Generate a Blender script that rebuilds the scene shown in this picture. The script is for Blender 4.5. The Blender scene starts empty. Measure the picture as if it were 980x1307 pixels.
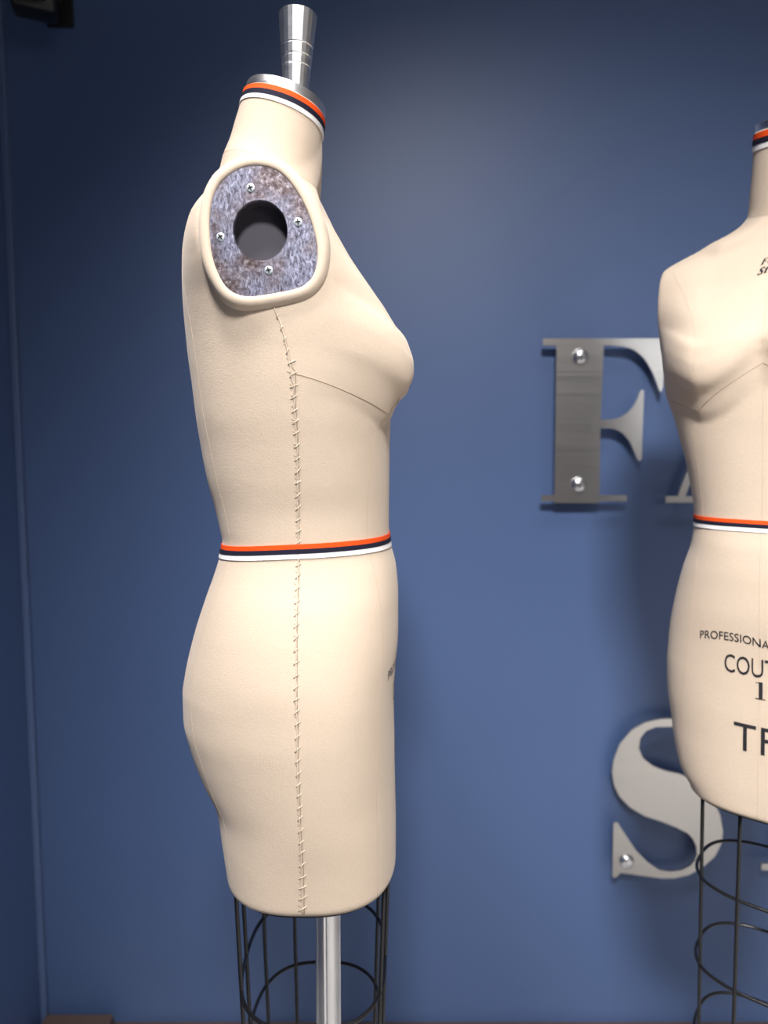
import bpy, bmesh, math, random
import numpy as np
from mathutils import Vector, Matrix

random.seed(4)
scene = bpy.context.scene
COL = scene.collection
PI = math.pi
# ---------------------------------------------------------------- camera model
IW, IH, F = 980.0, 1307.0, 906.0
PITCH = math.radians(5.05)
CAM = Vector((0.0, 0.0, 1.15))
Y0 = 0.755            # depth of the near dress form's axis
WALL_Y = 1.30

def at(px, py, Y):
    """point of the plane y = Y seen at picture position (px, py)"""
    dx = (px - IW / 2) / F
    dy = -(py - IH / 2) / F
    c, s = math.cos(PITCH), math.sin(PITCH)
    d = Vector((dx, c + dy * s, -s + dy * c))
    k = Y / d.y
    return CAM + d * k

# ---------------------------------------------------------------- helpers
def setp(o, label=None, cat=None, group=None, kind=None):
    if label: o['label'] = label
    if cat: o['category'] = cat
    if group: o['group'] = group
    if kind: o['kind'] = kind
    return o

def empty(name, loc, rz=0.0):
    o = bpy.data.objects.new(name, None)
    o.location = loc
    o.rotation_euler = (0, 0, rz)
    o.empty_display_size = 0.05
    COL.objects.link(o)
    return o

def obj(name, bm, mats, parent=None, smooth=True, angle=None):
    me = bpy.data.meshes.new(name)
    bm.normal_update()
    bm.to_mesh(me)
    bm.free()
    if not isinstance(mats, (list, tuple)):
        mats = [mats]
    for m in mats:
        me.materials.append(m)
    if smooth:
        me.polygons.foreach_set('use_smooth', [True] * len(me.polygons))
        if angle is not None:
            me.set_sharp_from_angle(angle=math.radians(angle))
    o = bpy.data.objects.new(name, me)
    COL.objects.link(o)
    if parent is not None:
        o.parent = parent
    return o

def add_box(bm, c, s, bevel=0.0, seg=2, rot=None):
    r = bmesh.ops.create_cube(bm, size=1.0)
    vs = r['verts']
    for v in vs:
        v.co = Vector((v.co.x * s[0], v.co.y * s[1], v.co.z * s[2]))
    if bevel > 0:
        es = list({e for v in vs for e in v.link_edges})
        b = bmesh.ops.bevel(bm, geom=es, offset=bevel, segments=seg, profile=0.5, affect='EDGES')
        vs = list({v for f in b['faces'] for v in f.verts} | {v for v in vs if v.is_valid})
    M = Matrix.Translation(Vector(c))
    if rot is not None:
        M = M @ rot
    for v in vs:
        v.co = M @ v.co

def add_tube(bm, pts, r, n=8, closed=False, cap=True):
    pts = [Vector(p) for p in pts]
    m = len(pts)
    rings = []
    ref = None
    for i, p in enumerate(pts):
        if closed:
            t = pts[(i + 1) % m] - pts[i - 1]
        else:
            t = pts[min(i + 1, m - 1)] - pts[max(i - 1, 0)]
        if t.length < 1e-9:
            t = Vector((0, 0, 1))
        t.normalize()
        if ref is None:
            ref = Vector((1, 0, 0)) if abs(t.x) < 0.8 else Vector((0, 1, 0))
        a = (ref - t * ref.dot(t)).normalized()
        ref = a
        b = t.cross(a)
        rr = r[i] if isinstance(r, (list, tuple)) else r
        rings.append([bm.verts.new(p + (a * math.cos(2 * PI * k / n) + b * math.sin(2 * PI * k / n)) * rr) for k in range(n)])
    for i in range(m if closed else m - 1):
        A, B = rings[i], rings[(i + 1) % m]
        sh = 0
        if closed and i == m - 1:
            sh = min(range(n), key=lambda q: (A[0].co - B[q].co).length)
        for k in range(n):
            bm.faces.new((A[k], A[(k + 1) % n], B[(k + 1 + sh) % n], B[(k + sh) % n]))
    if cap and not closed:
        bm.faces.new(rings[0][::-1])
        bm.faces.new(rings[-1])

def add_lathe(bm, prof, n=48, M=None, cap0=True, cap1=True):
    rings = []
    for (r, z) in prof:
        ring = []
        for k in range(n):
            a = 2 * PI * k / n
            p = Vector((r * math.cos(a), r * math.sin(a), z))
            ring.append(bm.verts.new(M @ p if M is not None else p))
        rings.append(ring)
    for A, B in zip(rings[:-1], rings[1:]):
        for k in range(n):
            bm.faces.new((A[k], A[(k + 1) % n], B[(k + 1) % n], B[k]))
    if cap0: bm.faces.new(rings[0][::-1])
    if cap1: bm.faces.new(rings[-1])

# ---------------------------------------------------------------- materials
def new_mat(name, col, rough=0.5, metal=0.0):
    m = bpy.data.materials.new(name)
    m.use_nodes = True
    b = m.node_tree.nodes['Principled BSDF']
    b.inputs['Base Color'].default_value = (*col, 1)
    b.inputs['Roughness'].default_value = rough
    b.inputs['Metallic'].default_value = metal
    return m, m.node_tree, b

def N(nt, typ, **kw):
    n = nt.nodes.new(typ)
    for k, v in kw.items():
        if k in n.inputs: n.inputs[k].default_value = v
        else: setattr(n, k, v)
    return n

def ramp(nt, stops):
    r = nt.nodes.new('ShaderNodeValToRGB')
    el = r.color_ramp.elements
    el[0].position, el[0].color = stops[0][0], (*stops[0][1], 1)
    el[1].position, el[1].color = stops[-1][0], (*stops[-1][1], 1)
    for p, c in stops[1:-1]:
        e = el.new(p); e.color = (*c, 1)
    return r

def linen_mat(name, col):
    m, nt, b = new_mat(name, col, 0.92)
    tc = N(nt, 'ShaderNodeTexCoord')
    # plain weave: two crossed fine wave trains plus slubs
    mp = N(nt, 'ShaderNodeMapping'); nt.links.new(tc.outputs['Object'], mp.inputs['Vector'])
    n1 = N(nt, 'ShaderNodeTexNoise', Scale=900.0, Detail=2.0)
    n2 = N(nt, 'ShaderNodeTexNoise', Scale=70.0, Detail=4.0)
    mz = N(nt, 'ShaderNodeMapping'); mz.inputs['Scale'].default_value = (260, 260, 1400)
    nt.links.new(tc.outputs['Object'], mz.inputs['Vector'])
    n3 = N(nt, 'ShaderNodeTexNoise', Scale=1.0, Detail=2.0)
    nt.links.new(mz.outputs['Vector'], n3.inputs['Vector'])
    mv = N(nt, 'ShaderNodeMapping'); mv.inputs['Scale'].default_value = (1400, 1400, 260)
    nt.links.new(tc.outputs['Object'], mv.inputs['Vector'])
    n4 = N(nt, 'ShaderNodeTexNoise', Scale=1.0, Detail=2.0)
    nt.links.new(mv.outputs['Vector'], n4.inputs['Vector'])
    for n in (n1, n2): nt.links.new(mp.outputs['Vector'], n.inputs['Vector'])
    ad = N(nt, 'ShaderNodeMath', operation='ADD')
    nt.links.new(n3.outputs['Fac'], ad.inputs[0]); nt.links.new(n4.outputs['Fac'], ad.inputs[1])
    bp = N(nt, 'ShaderNodeBump', Strength=0.35, Distance=0.0005)
    nt.links.new(ad.outputs[0], bp.inputs['Height'])
    n5 = N(nt, 'ShaderNodeTexNoise', Scale=16.0, Detail=3.0)
    nt.links.new(mp.outputs['Vector'], n5.inputs['Vector'])
    bp2 = N(nt, 'ShaderNodeBump', Strength=0.25, Distance=0.004)
    nt.links.new(n5.outputs['Fac'], bp2.inputs['Height'])
    nt.links.new(bp.outputs['Normal'], bp2.inputs['Normal'])
    nt.links.new(bp2.outputs['Normal'], b.inputs['Normal'])
    r = ramp(nt, [(0.3, tuple(c * 0.95 for c in col)), (0.7, tuple(min(1, c * 1.04) for c in col))])
    nt.links.new(ad.outputs[0], r.inputs['Fac'])
    mul = N(nt, 'ShaderNodeMath', operation='MULTIPLY'); mul.inputs[1].default_value = 0.5
    nt.links.new(ad.outputs[0], mul.inputs[0]); nt.links.new(mul.outputs[0], r.inputs['Fac'])
    nt.links.new(r.outputs['Color'], b.inputs['Base Color'])
    b.inputs['Sheen Weight'].default_value = 0.15
    b.inputs['Sheen Roughness'].default_value = 0.5
    b.inputs['Specular IOR Level'].default_value = 0.2
    return m

LINEN = linen_mat('linen_cover', (0.60, 0.490, 0.385))
LINEN_RIM = linen_mat('linen_binding', (0.60, 0.495, 0.395))
THREAD, _, _ = new_mat('cotton_thread', (0.62, 0.52, 0.41), 0.85)
FAINT, _, _ = new_mat('panel_seam_shadow', (0.50, 0.39, 0.29), 0.95)
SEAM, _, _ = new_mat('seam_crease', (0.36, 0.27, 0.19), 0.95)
BLACK, _, _ = new_mat('black_enamel', (0.008, 0.008, 0.009), 0.28)
BOARD, _, _ = new_mat('black_base_board', (0.01, 0.01, 0.012), 0.5)
INK, _, _ = new_mat('black_print_ink', (0.012, 0.012, 0.016), 0.7)
ORANGE, _, _ = new_mat('orange_ribbon', (0.86, 0.085, 0.008), 0.75)
NAVY, _, _ = new_mat('navy_ribbon', (0.010, 0.010, 0.026), 0.8)
WHITE, _, _ = new_mat('white_ribbon', (0.83, 0.82, 0.82), 0.75)
for m in (ORANGE, NAVY, WHITE):
    nt = m.node_tree; b = nt.nodes['Principled BSDF']
    tc = N(nt, 'ShaderNodeTexCoord')
    v = N(nt, 'ShaderNodeTexNoise', Scale=1500.0, Detail=1.0)
    nt.links.new(tc.outputs['Object'], v.inputs['Vector'])
    bp = N(nt, 'ShaderNodeBump', Strength=0.4, Distance=0.0004)
    nt.links.new(v.outputs['Fac'], bp.inputs['Height']); nt.links.new(bp.outputs['Normal'], b.inputs['Normal'])
    b.inputs['Specular IOR Level'].default_value = 0.25

def alu_mat(name, col, rough):
    m, nt, b = new_mat(name, col, rough, 1.0)
    tc = N(nt, 'ShaderNodeTexCoord')
    mp = N(nt, 'ShaderNodeMapping'); mp.inputs['Scale'].default_value = (60, 60, 1500)
    nt.links.new(tc.outputs['Object'], mp.inputs['Vector'])
    n = N(nt, 'ShaderNodeTexNoise', Scale=1.0, Detail=3.0)
    nt.links.new(mp.outputs['Vector'], n.inputs['Vector'])
    mr = N(nt, 'ShaderNodeMapRange'); mr.inputs['To Min'].default_value = rough * 0.7; mr.inputs['To Max'].default_value = rough * 1.5
    nt.links.new(n.outputs['Fac'], mr.inputs['Value']); nt.links.new(mr.outputs['Result'], b.inputs['Roughness'])
    bp = N(nt, 'ShaderNodeBump', Strength=0.1, Distance=0.0003)
    nt.links.new(n.outputs['Fac'], bp.inputs['Height']); nt.links.new(bp.outputs['Normal'], b.inputs['Normal'])
    return m
ALU = alu_mat('turned_aluminium', (0.95, 0.945, 0.95), 0.30)
STEEL_POLE = alu_mat('steel_pole', (0.90, 0.90, 0.92), 0.34)

def brushed_mat():
    m, nt, b = new_mat('brushed_steel', (0.56, 0.545, 0.53), 0.3, 1.0)
    tc = N(nt, 'ShaderNodeTexCoord')
    mp = N(nt, 'ShaderNodeMapping'); mp.inputs['Scale'].default_value = (6, 6, 900)
    nt.links.new(tc.outputs['Object'], mp.inputs['Vector'])
    n = N(nt, 'ShaderNodeTexNoise', Scale=1.0, Detail=4.0)
    nt.links.new(mp.outputs['Vector'], n.inputs['Vector'])
    mr = N(nt, 'ShaderNodeMapRange'); mr.inputs['To Min'].default_value = 0.22; mr.inputs['To Max'].default_value = 0.4
    nt.links.new(n.outputs['Fac'], mr.inputs['Value']); nt.links.new(mr.outputs['Result'], b.inputs['Roughness'])
    bp = N(nt, 'ShaderNodeBump', Strength=0.06, Distance=0.0005)
    nt.links.new(n.outputs['Fac'], bp.inputs['Height']); nt.links.new(bp.outputs['Normal'], b.inputs['Normal'])
    return m
BRUSHED = brushed_mat()
CHROME, _, _ = new_mat('satin_standoff', (0.82, 0.83, 0.86), 0.25, 1.0)

def zinc_mat():
    m, nt, b = new_mat('galvanised_zinc', (0.5, 0.52, 0.58), 0.45, 0.6)
    tc = N(nt, 'ShaderNodeTexCoord')
    n1 = N(nt, 'ShaderNodeTexNoise', Scale=260.0, Detail=6.0, Roughness=0.75)
    mp = N(nt, 'ShaderNodeMapping'); mp.inputs['Scale'].default_value = (420, 420, 170)
    n2 = N(nt, 'ShaderNodeTexNoise', Scale=1.0, Detail=6.0, Roughness=0.75, Distortion=0.8)
    n3 = N(nt, 'ShaderNodeTexNoise', Scale=26.0, Detail=4.0)
    nt.links.new(tc.outputs['Object'], mp.inputs['Vector'])
    nt.links.new(tc.outputs['Object'], n1.inputs['Vector']); nt.links.new(mp.outputs['Vector'], n2.inputs['Vector'])
    nt.links.new(tc.outputs['Object'], n3.inputs['Vector'])
    r1 = ramp(nt, [(0.36, (0.030, 0.026, 0.036)), (0.46, (0.12, 0.12, 0.17)), (0.56, (0.25, 0.26, 0.36)), (0.70, (0.56, 0.58, 0.68))])
    nt.links.new(n2.outputs['Fac'], r1.inputs['Fac'])
    r2 = ramp(nt, [(0.42, (0.0, 0.0, 0.0)), (0.60, (1, 1, 1))])
    nt.links.new(n3.outputs['Fac'], r2.inputs['Fac'])
    r3 = ramp(nt, [(0.40, (0.045, 0.028, 0.028)), (0.52, (0.13, 0.10, 0.11)), (0.66, (0.34, 0.32, 0.36))])
    nt.links.new(n1.outputs['Fac'], r3.inputs['Fac'])
    mx = N(nt, 'ShaderNodeMix', data_type='RGBA')
    nt.links.new(r2.outputs['Color'], mx.inputs[0]); nt.links.new(r1.outputs['Color'], mx.inputs[6]); nt.links.new(r3.outputs['Color'], mx.inputs[7])
    nt.links.new(mx.outputs[2], b.inputs['Base Color'])
    bp = N(nt, 'ShaderNodeBump', Strength=0.15, Distance=0.0005)
    nt.links.new(n2.outputs['Fac'], bp.inputs['Height']); nt.links.new(bp.outputs['Normal'], b.inputs['Normal'])
    return m
ZINC = zinc_mat()
SCREW, _, _ = new_mat('zinc_screw', (0.62, 0.70, 0.76), 0.4, 0.55)
SLOT, _, _ = new_mat('screw_recess', (0.02, 0.02, 0.025), 0.6)
SOCKET, _, _ = new_mat('dark_socket_lining', (0.055, 0.05, 0.065), 0.8)
PLASTIC, _, _ = new_mat('black_plastic', (0.006, 0.006, 0.007), 0.42)
GRILLE, _, _ = new_mat('dark_grille_cloth', (0.03, 0.03, 0.033), 0.6)

def paint_mat(name, col, rough, bump=0.06):
    m, nt, b = new_mat(name, col, rough)
    tc = N(nt, 'ShaderNodeTexCoord')
    n = N(nt, 'ShaderNodeTexNoise', Scale=160.0, Detail=4.0)
    nt.links.new(tc.outputs['Object'], n.inputs['Vector'])
    bp = N(nt, 'ShaderNodeBump', Strength=bump, Distance=0.002)
    nt.links.new(n.outputs['Fac'], bp.inputs['Height']); nt.links.new(bp.outputs['Normal'], b.inputs['Normal'])
    return m
WALLBLUE = paint_mat('blue_eggshell_paint', (0.066, 0.112, 0.245), 0.46)
BEAD = paint_mat('blue_corner_paint', (0.085, 0.13, 0.26), 0.42)
CREAM = paint_mat('cream_paint', (0.66, 0.62, 0.57), 0.8)
CEIL = paint_mat('grey_ceiling_paint', (0.35, 0.35, 0.36), 0.9)
REFLECT_BROWN = paint_mat('brown_reflection_panel', (0.34, 0.20, 0.11), 0.5)
SKIRT = paint_mat('brown_skirting_paint', (0.085, 0.055, 0.045), 0.5)

def floor_mat():
    m, nt, b = new_mat('pale_concrete_floor', (0.38, 0.37, 0.36), 0.5)
    tc = N(nt, 'ShaderNodeTexCoord')
    n = N(nt, 'ShaderNodeTexNoise', Scale=3.0, Detail=6.0)
    nt.links.new(tc.outputs['Object'], n.inputs['Vector'])
    r = ramp(nt, [(0.3, (0.33, 0.32, 0.31)), (0.7, (0.42, 0.41, 0.40))])
    nt.links.new(n.outputs['Fac'], r.inputs['Fac']); nt.links.new(r.outputs['Color'], b.inputs['Base Color'])
    return m
FLOOR = floor_mat()

# ---------------------------------------------------------------- interpolation
def pchip(xs, ys):
    xs = np.asarray(xs, float); ys = np.asarray(ys, float)
    o = np.argsort(xs); xs = xs[o]; ys = ys[o]
    h = np.diff(xs); d = np.diff(ys) / h
    m = np.zeros_like(ys)
    m[0], m[-1] = d[0], d[-1]
    for i in range(1, len(xs) - 1):
        if d[i - 1] * d[i] <= 0: m[i] = 0
        else:
            w1 = 2 * h[i] + h[i - 1]; w2 = h[i] + 2 * h[i - 1]
            m[i] = (w1 + w2) / (w1 / d[i - 1] + w2 / d[i])
    def f(x):
        x = min(max(x, xs[0]), xs[-1])
        i = int(min(max(np.searchsorted(xs, x) - 1, 0), len(xs) - 2))
        t = (x - xs[i]) / h[i]
        return ((1 + 2 * t) * (1 - t) ** 2 * ys[i] + t * (1 - t) ** 2 * h[i] * m[i]
                + t * t * (3 - 2 * t) * ys[i + 1] + t * t * (t - 1) * h[i] * m[i + 1])
    return f

AXIS_PX = 414.0
def sgnpow(c, e): return math.copysign(abs(c) ** e, c)

class Form:
    """shape of a dress form's padded torso: stacked closed sections.
    local axes: x = front, y = the form's left, z = up; origin on the floor under the pole"""
    def __init__(self, rows, bust, u0=0.066, up=0.131, dz=0.0, neck_up=0.0, lean=0.0, bust_gain=1.0):
        self.dz, self.neck_up, self.lean = dz, neck_up, lean
        X0 = at(AXIS_PX, 574, Y0).x
        T = []; cols = {k: [] for k in ('zb', 'vb', 'zf', 'vf', 'w', 'n', 'vc', 'nb')}
        for (yb, xb, yf, xf, w, n, vc, nb) in rows:
            pb, pf = at(xb, yb, Y0), at(xf, yf, Y0)
            T.append((yb + yf) / 2)
            cols['zb'].append(pb.z); cols['vb'].append(pb.x - X0)
            cols['zf'].append(pf.z); cols['vf'].append(pf.x - X0)
            cols['w'].append(w); cols['n'].append(n); cols['nb'].append(nb)
            cols['vc'].append(at(vc, (yb + yf) / 2, Y0).x - X0)
        self.t0, self.t1 = max(T), min(T)
        self.c = {k: pchip(T, v) for k, v in cols.items()}
        self.u0, self.up = u0, up
        # bust: how far the breast stands out of the plain chest, by height
        bz, ba = [], []
        for (y, x) in bust:
            yn = Y0 - u0
            p = at(x, y, yn)
            t = self.t_of_z(p.z)
            base = self._v(t, self.phi_of_u(t, -u0))
            bz.append(p.z); ba.append(max(0.0, (p.x - X0) - base) * bust_gain)
        bz = [bz[0] + 0.03] + bz + [bz[-1] - 0.012]; ba = [0.0] + ba + [0.0]
        self.bf = pchip(bz, ba); self.bz = (min(bz), max(bz))

    def t_of_z(self, z):
        a, b = self.t1, self.t0
        for _ in range(40):
            m = (a + b) / 2
            zm = (self.c['zb'](m) + self.c['zf'](m)) / 2
            if zm > z: a = m
            else: b = m
        return (a + b) / 2

    def _v(self, t, phi):
        c = self.c
        n = c['n'](t); vc = c['vc'](t)
        s = math.sin(phi)
        if s < 0: n = c['nb'](t)
        R = (c['vf'](t) - vc) if s >= 0 else (vc - c['vb'](t))
        return vc + R * sgnpow(s, 2 / n)

    def phi_of_u(self, t, u):
        w, n = self.c['w'](t), self.c['n'](t)
        k = max(-1.0, min(1.0, sgnpow(u / w, n / 2)))
        return math.acos(k)       # front half: 0..pi, u < 0 gives phi > pi/2

    def pt(self, t, phi, off=0.0):
        if off:
            e, g = 0.6, 0.004
            p = self.pt(t, phi)
            ta = self.pt(min(t + e, self.t0), phi) - self.pt(max(t - e, self.t1), phi)
            pa = self.pt(t, phi + g) - self.pt(t, phi - g)
            nrm = ta.cross(pa)
            if nrm.length > 1e-12:
                nrm.normalize()
                vc = self.c['vc'](t)
                if nrm.dot(Vector((p.x - vc, p.y, 0))) < 0: nrm = -nrm
            return p + nrm * off
        c = self.c
        w, n = c['w'](t), c['n'](t)
        cs = math.cos(phi)
        u = w * sgnpow(cs, 2 / n)
        v = self._v(t, phi)
        vm = (c['vb'](t) + c['vf'](t)) / 2
        zb, zf, vb, vf = c['zb'](t), c['zf'](t), c['vb'](t), c['vf'](t)
        z = (zb + zf) / 2 + (zf - zb) / (vf - vb) * (v - vm)
        if math.sin(phi) > 0:
            v += self.bump(abs(u), z)
        up = self.up
        if abs(u) > up - 0.006:           # flat end of the shoulder where the arm plate sits
            k = abs(u) - (up - 0.006)
            u = math.copysign(up - 0.006 + 0.006 * (1 - math.exp(-k / 0.006)), u)if t < 470 else u
        u += self.lean * (z - 1.06) - self.lean * 0.40 * max(0.0, min(1.0, (300 - t) / 70))
        return Vector((v, u, z + self.dz + self.neck_up * max(0.0, 229 - t) / 100))

    def bump(self, a, z):
        u0 = self.u0
        if a < u0:
            k = 1 - a / u0
            ze = z - 0.050 * k * k
            g = math.exp(-(((u0 - a) / 0.082) ** 2))
        else:
            k = (a - u0) / 0.075
            ze = z - 0.040 * k
            g = math.exp(-(((a - u0) / 0.050) ** 2))
        if ze <= self.bz[0] or ze >= self.bz[1]: return 0.0
        return self.bf(ze) * g

    def curve_u(self, t, u, front=True, off=0.0):
        ph = self.phi_of_u(t, u)
        return self.pt(t, ph if front else -ph, off)

# rows: back y, back x, front y, front x (picture positions of the side profile), half width, squareness, side-line x
MAIN_ROWS = [
    (1080, 298.0, 1080, 504.9, 0.1157, 2.7, 401, 2.6),
    (1040, 290.5, 1040, 504.9, 0.1183, 2.6, 401, 2.3),
    (1005, 283.5, 1005, 504.0, 0.1218, 2.5, 400, 2),
    (970, 264.5, 970, 503.5, 0.1244, 2.4, 399, 1.85),
    (935, 250.2, 935, 503.0, 0.1261, 2.4, 398, 1.8),
    (900, 241.8, 900, 502.4, 0.127, 2.4, 397, 1.85),
    (870, 240.9, 870, 502.8, 0.1261, 2.4, 397, 1.9),
    (850, 243.3, 850, 504.1, 0.1253, 2.35, 396, 1.95),
    (800, 254.4, 800, 507.9, 0.1183, 2.3, 395, 2.05),
    (760, 266.9, 760, 507.9, 0.1096, 2.3, 394, 2.1),
    (720, 280.7, 720, 504.9, 0.0974, 2.3, 394, 2.2),
    (700, 286.2, 700, 500.1, 0.0931, 2.3, 394, 2.2),
    (688, 288.2, 688, 497.2, 0.0922, 2.3, 394, 2.2),
    (670, 284.7, 670, 496.0, 0.0931, 2.3, 394, 2.2),
    (650, 280.1, 650, 496.0, 0.0948, 2.3, 394, 2.2),
    (610, 269.7, 610, 496.5, 0.1018, 2.3, 395, 2.2),
    (570, 262.5, 570, 497.0, 0.1087, 2.3, 395, 2.2),
    (540, 258.1, 540, 498.0, 0.114, 2.35, 394, 2.2),
    (500, 253.9, 500, 498.5, 0.1201, 2.4, 392, 2.15),
    (450, 248.4, 445, 492.0, 0.127, 2.5, 388, 2.05),
    (405, 245.7, 410, 475.6, 0.1357, 2.5, 380, 2.1),
    (365, 247.3, 378, 459.7, 0.1496, 2.5, 374, 2.2),
    (335, 251.3, 352, 446.7, 0.1583, 2.5, 371, 2.2),
    (312, 256.7, 333, 439.4, 0.1601, 2.4, 369, 2.15),
    (292, 264.0, 317, 432.5, 0.1514, 2.2, 368, 2.05),
    (278, 269.5, 305, 427.3, 0.1383, 1.95, 367, 1.85),
    (266, 274.5, 294, 422.4, 0.1227, 1.8, 365, 1.7),
    (252, 274.0, 282, 418.0, 0.1027, 1.75, 361, 1.65),
    (238, 278.0, 271, 413.9, 0.0844, 1.75, 355, 1.7),
    (222, 282.1, 260, 409.6, 0.0661, 1.85, 349, 1.8),
    (205, 286.9, 250, 406, 0.057, 2, 346, 2),
    (185, 294.6, 225, 407, 0.0505, 2.05, 350, 2.05),
    (160, 302.1, 195, 409.5, 0.0475, 2.1, 355, 2.1),
    (135, 309.7, 165, 412, 0.0455, 2.1, 360, 2.1),
    (123, 313, 152, 414, 0.044, 2.1, 364, 2.1),
]
BUST = [(250, 408.5), (280, 422), (315, 441), (355, 466.5), (395, 492), (420, 505.1), (435, 515.9), (450, 521.2), (463, 524.6), (476, 524.8), (490, 521.2), (505, 507.0), (520, 498.3), (530, 493.6)]
# ---------------------------------------------------------------- lettering
def text_mesh(body, size, shear=0.0, offset=0.0):
    cu = bpy.data.curves.new('lettering_outline', 'FONT')
    cu.body = body; cu.size = size; cu.shear = shear; cu.offset = offset; cu.resolution_u = 3
    o = bpy.data.objects.new('lettering_outline', cu)
    COL.objects.link(o)
    dg = bpy.context.evaluated_depsgraph_get(); dg.update()
    me = bpy.data.meshes.new_from_object(o.evaluated_get(dg))
    bpy.data.objects.remove(o); bpy.data.curves.remove(cu)
    return me

def wrap_text(form, name, me, parent, x0, s_start, t_base, sx, sy, arch=None, tilt=0.0):
    """lay flat lettering onto the torso's front; s = distance round the front from the centre line (m)"""
    cache = {}
    def table(t):
        key = round(t, 1)
        if key not in cache:
            ph = np.linspace(PI / 2 - 1.35, PI / 2 + 1.35, 61)
            P = [form.pt(key, float(p)) for p in ph]
            s = [0.0]
            for a, b in zip(P[:-1], P[1:]): s.append(s[-1] + (b - a).length)
            s = np.array(s); s -= s[30]
            cache[key] = (s, ph)
        return cache[key]
    bm = bmesh.new(); bm.from_mesh(me)
    bmesh.ops.triangulate(bm, faces=bm.faces[:])
    bmesh.ops.subdivide_edges(bm, edges=[e for e in bm.edges if e.calc_length() * sx > 0.006], cuts=2)
    bmesh.ops.triangulate(bm, faces=bm.faces[:])
    for v in bm.verts:
        x = (v.co.x - x0) * sx; y = v.co.y * sy
        if arch: y += arch(x)
        s = s_start + x
        t = t_base - y * 1200 + tilt * x * 1200
        S, PH = table(t)
        # s grows from the form's right (y < 0, phi > pi/2) to its left
        ph = float(np.interp(-s, S, PH))
        v.co = form.pt(t, ph, 0.0006)
    return obj(name, bm, INK, parent, smooth=False)

# little hand-cut slanted serif letters for the chest mark (unit height 1, thick and thin strokes)
def serif_letters(word, bold=0.0):
    G = {
        'F': (0.74, [[(0.10, 0), (0.30, 0), (0.30, 1), (0.10, 1)], [(0.0, 0), (0.42, 0), (0.42, .05), (0, .05)],
                     [(0, .95), (.72, .95), (.72, 1), (0, 1)], [(.66, .72), (.72, .72), (.72, 1), (.66, 1)],
                     [(.3, .48), (.52, .48), (.52, .54), (.3, .54)], [(.48, .36), (.53, .36), (.53, .66), (.48, .66)]]),
        'a': (0.56, [[(0.30, 0.08), (0.46, 0), (0.46, .62), (0.30, .62)], [(.08, .55), (.40, .62), (.40, .68), (.08, .66)],
                     [(.04, .10), (.16, .0), (.34, .10), (.34, .16), (.18, .14), (.17, .26), (.34, .36), (.34, .42), (.04, .28)],
                     [(.44, 0), (.56, 0), (.56, .06), (.44, .06)]]),
        's': (0.48, [[(.04, .0), (.36, .0), (.44, .10), (.44, .26), (.16, .46), (.16, .58), (.40, .58), (.40, .68), (.12, .68), (.03, .56), (.03, .42), (.31, .22), (.31, .08), (.04, .10)]]),
        'S': (0.62, [[(.05, .0), (.44, .0), (.57, .14), (.57, .36), (.22, .68), (.22, .93), (.52, .93), (.52, 1), (.16, 1), (.05, .88), (.05, .64), (.40, .32), (.40, .07), (.05, .09)],
                     [(.48, .70), (.53, .70), (.53, 1), (.48, 1)], [(.03, 0), (.08, 0), (.08, .32), (.03, .32)]]),
        't': (0.40, [[(.10, .06), (.20, 0), (.30, .0), (.38, .10), (.34, .12), (.28, .07), (.26, .10), (.26, .90), (.10, .78)], [(0, .62), (.38, .62), (.38, .68), (0, .68)]]),
        'u': (0.62, [[(.08, .12), (.20, 0), (.24, .10), (.24, .68), (.08, .68)], [(.18, 0), (.34, .0), (.44, .14), (.42, .2), (.32, .07), (.2, .08)],
                     [(.40, 0), (.56, 0), (.56, .68), (.40, .68)], [(0, .63), (.2, .63), (.2, .68), (0, .68)], [(.5, 0), (.64, 0), (.64, .05), (.5, .05)]]),
        'I': (0.40, [[(.10, 0), (.30, 0), (.30, 1), (.10, 1)], [(0, 0), (.40, 0), (.40, .05), (0, .05)], [(0, .95), (.40, .95), (.40, 1), (0, 1)]]),
        '1': (0.50, [[(.17, 0), (.35, 0), (.35, 1), (.30, 1), (.17, .95)], [(.0, 0), (.52, 0), (.52, .045), (.0, .045)],
                     [(.0, .90), (.17, .93), (.30, 1), (.24, 1), (.0, .94)]]),
    }
    bm = bmesh.new(); x = 0.0
    for ch in word:
        wd, polys = G[ch]
        for i, P in enumerate(polys):
            bm.faces.new([bm.verts.new((x + a, b, 0)) for a, b in P])
            if bold: bm.faces.new([bm.verts.new((x + a + bold, b + bold * .3, 0)) for a, b in P])
        x += wd + 0.08
    me = bpy.data.meshes.new('serif_lettering'); bm.to_mesh(me); bm.free()
    return me

# ---------------------------------------------------------------- arm plate outline (picture positions on the near form)
def crop(pts, sc, ox, oy): return [(x / sc + ox, y / sc + oy) for x, y in pts]
PLATE = crop([(480, 135), (545, 145), (600, 165), (655, 212), (700, 270), (740, 335), (770, 400), (797, 470), (815, 540), (825, 590), (828, 640),
              (826, 690), (815, 740), (797, 778), (770, 810), (740, 830), (700, 845), (600, 865), (480, 885), (440, 887), (400, 885), (360, 873),
              (320, 850), (290, 815), (265, 770), (245, 725), (230, 680), (218, 620), (212, 560), (209, 510), (208, 460), (213, 395), (225, 330),
              (242, 284), (265, 240), (290, 212), (320, 190), (352, 168), (390, 150), (435, 139)], 4.4545, 220, 180)
HOLE = (332.2, 294.6, 34.2, 38.0)
SCREWS = [(319.9, 240.2), (380.5, 283.7), (281.7, 302.8), (343.0, 345.2)]

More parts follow.
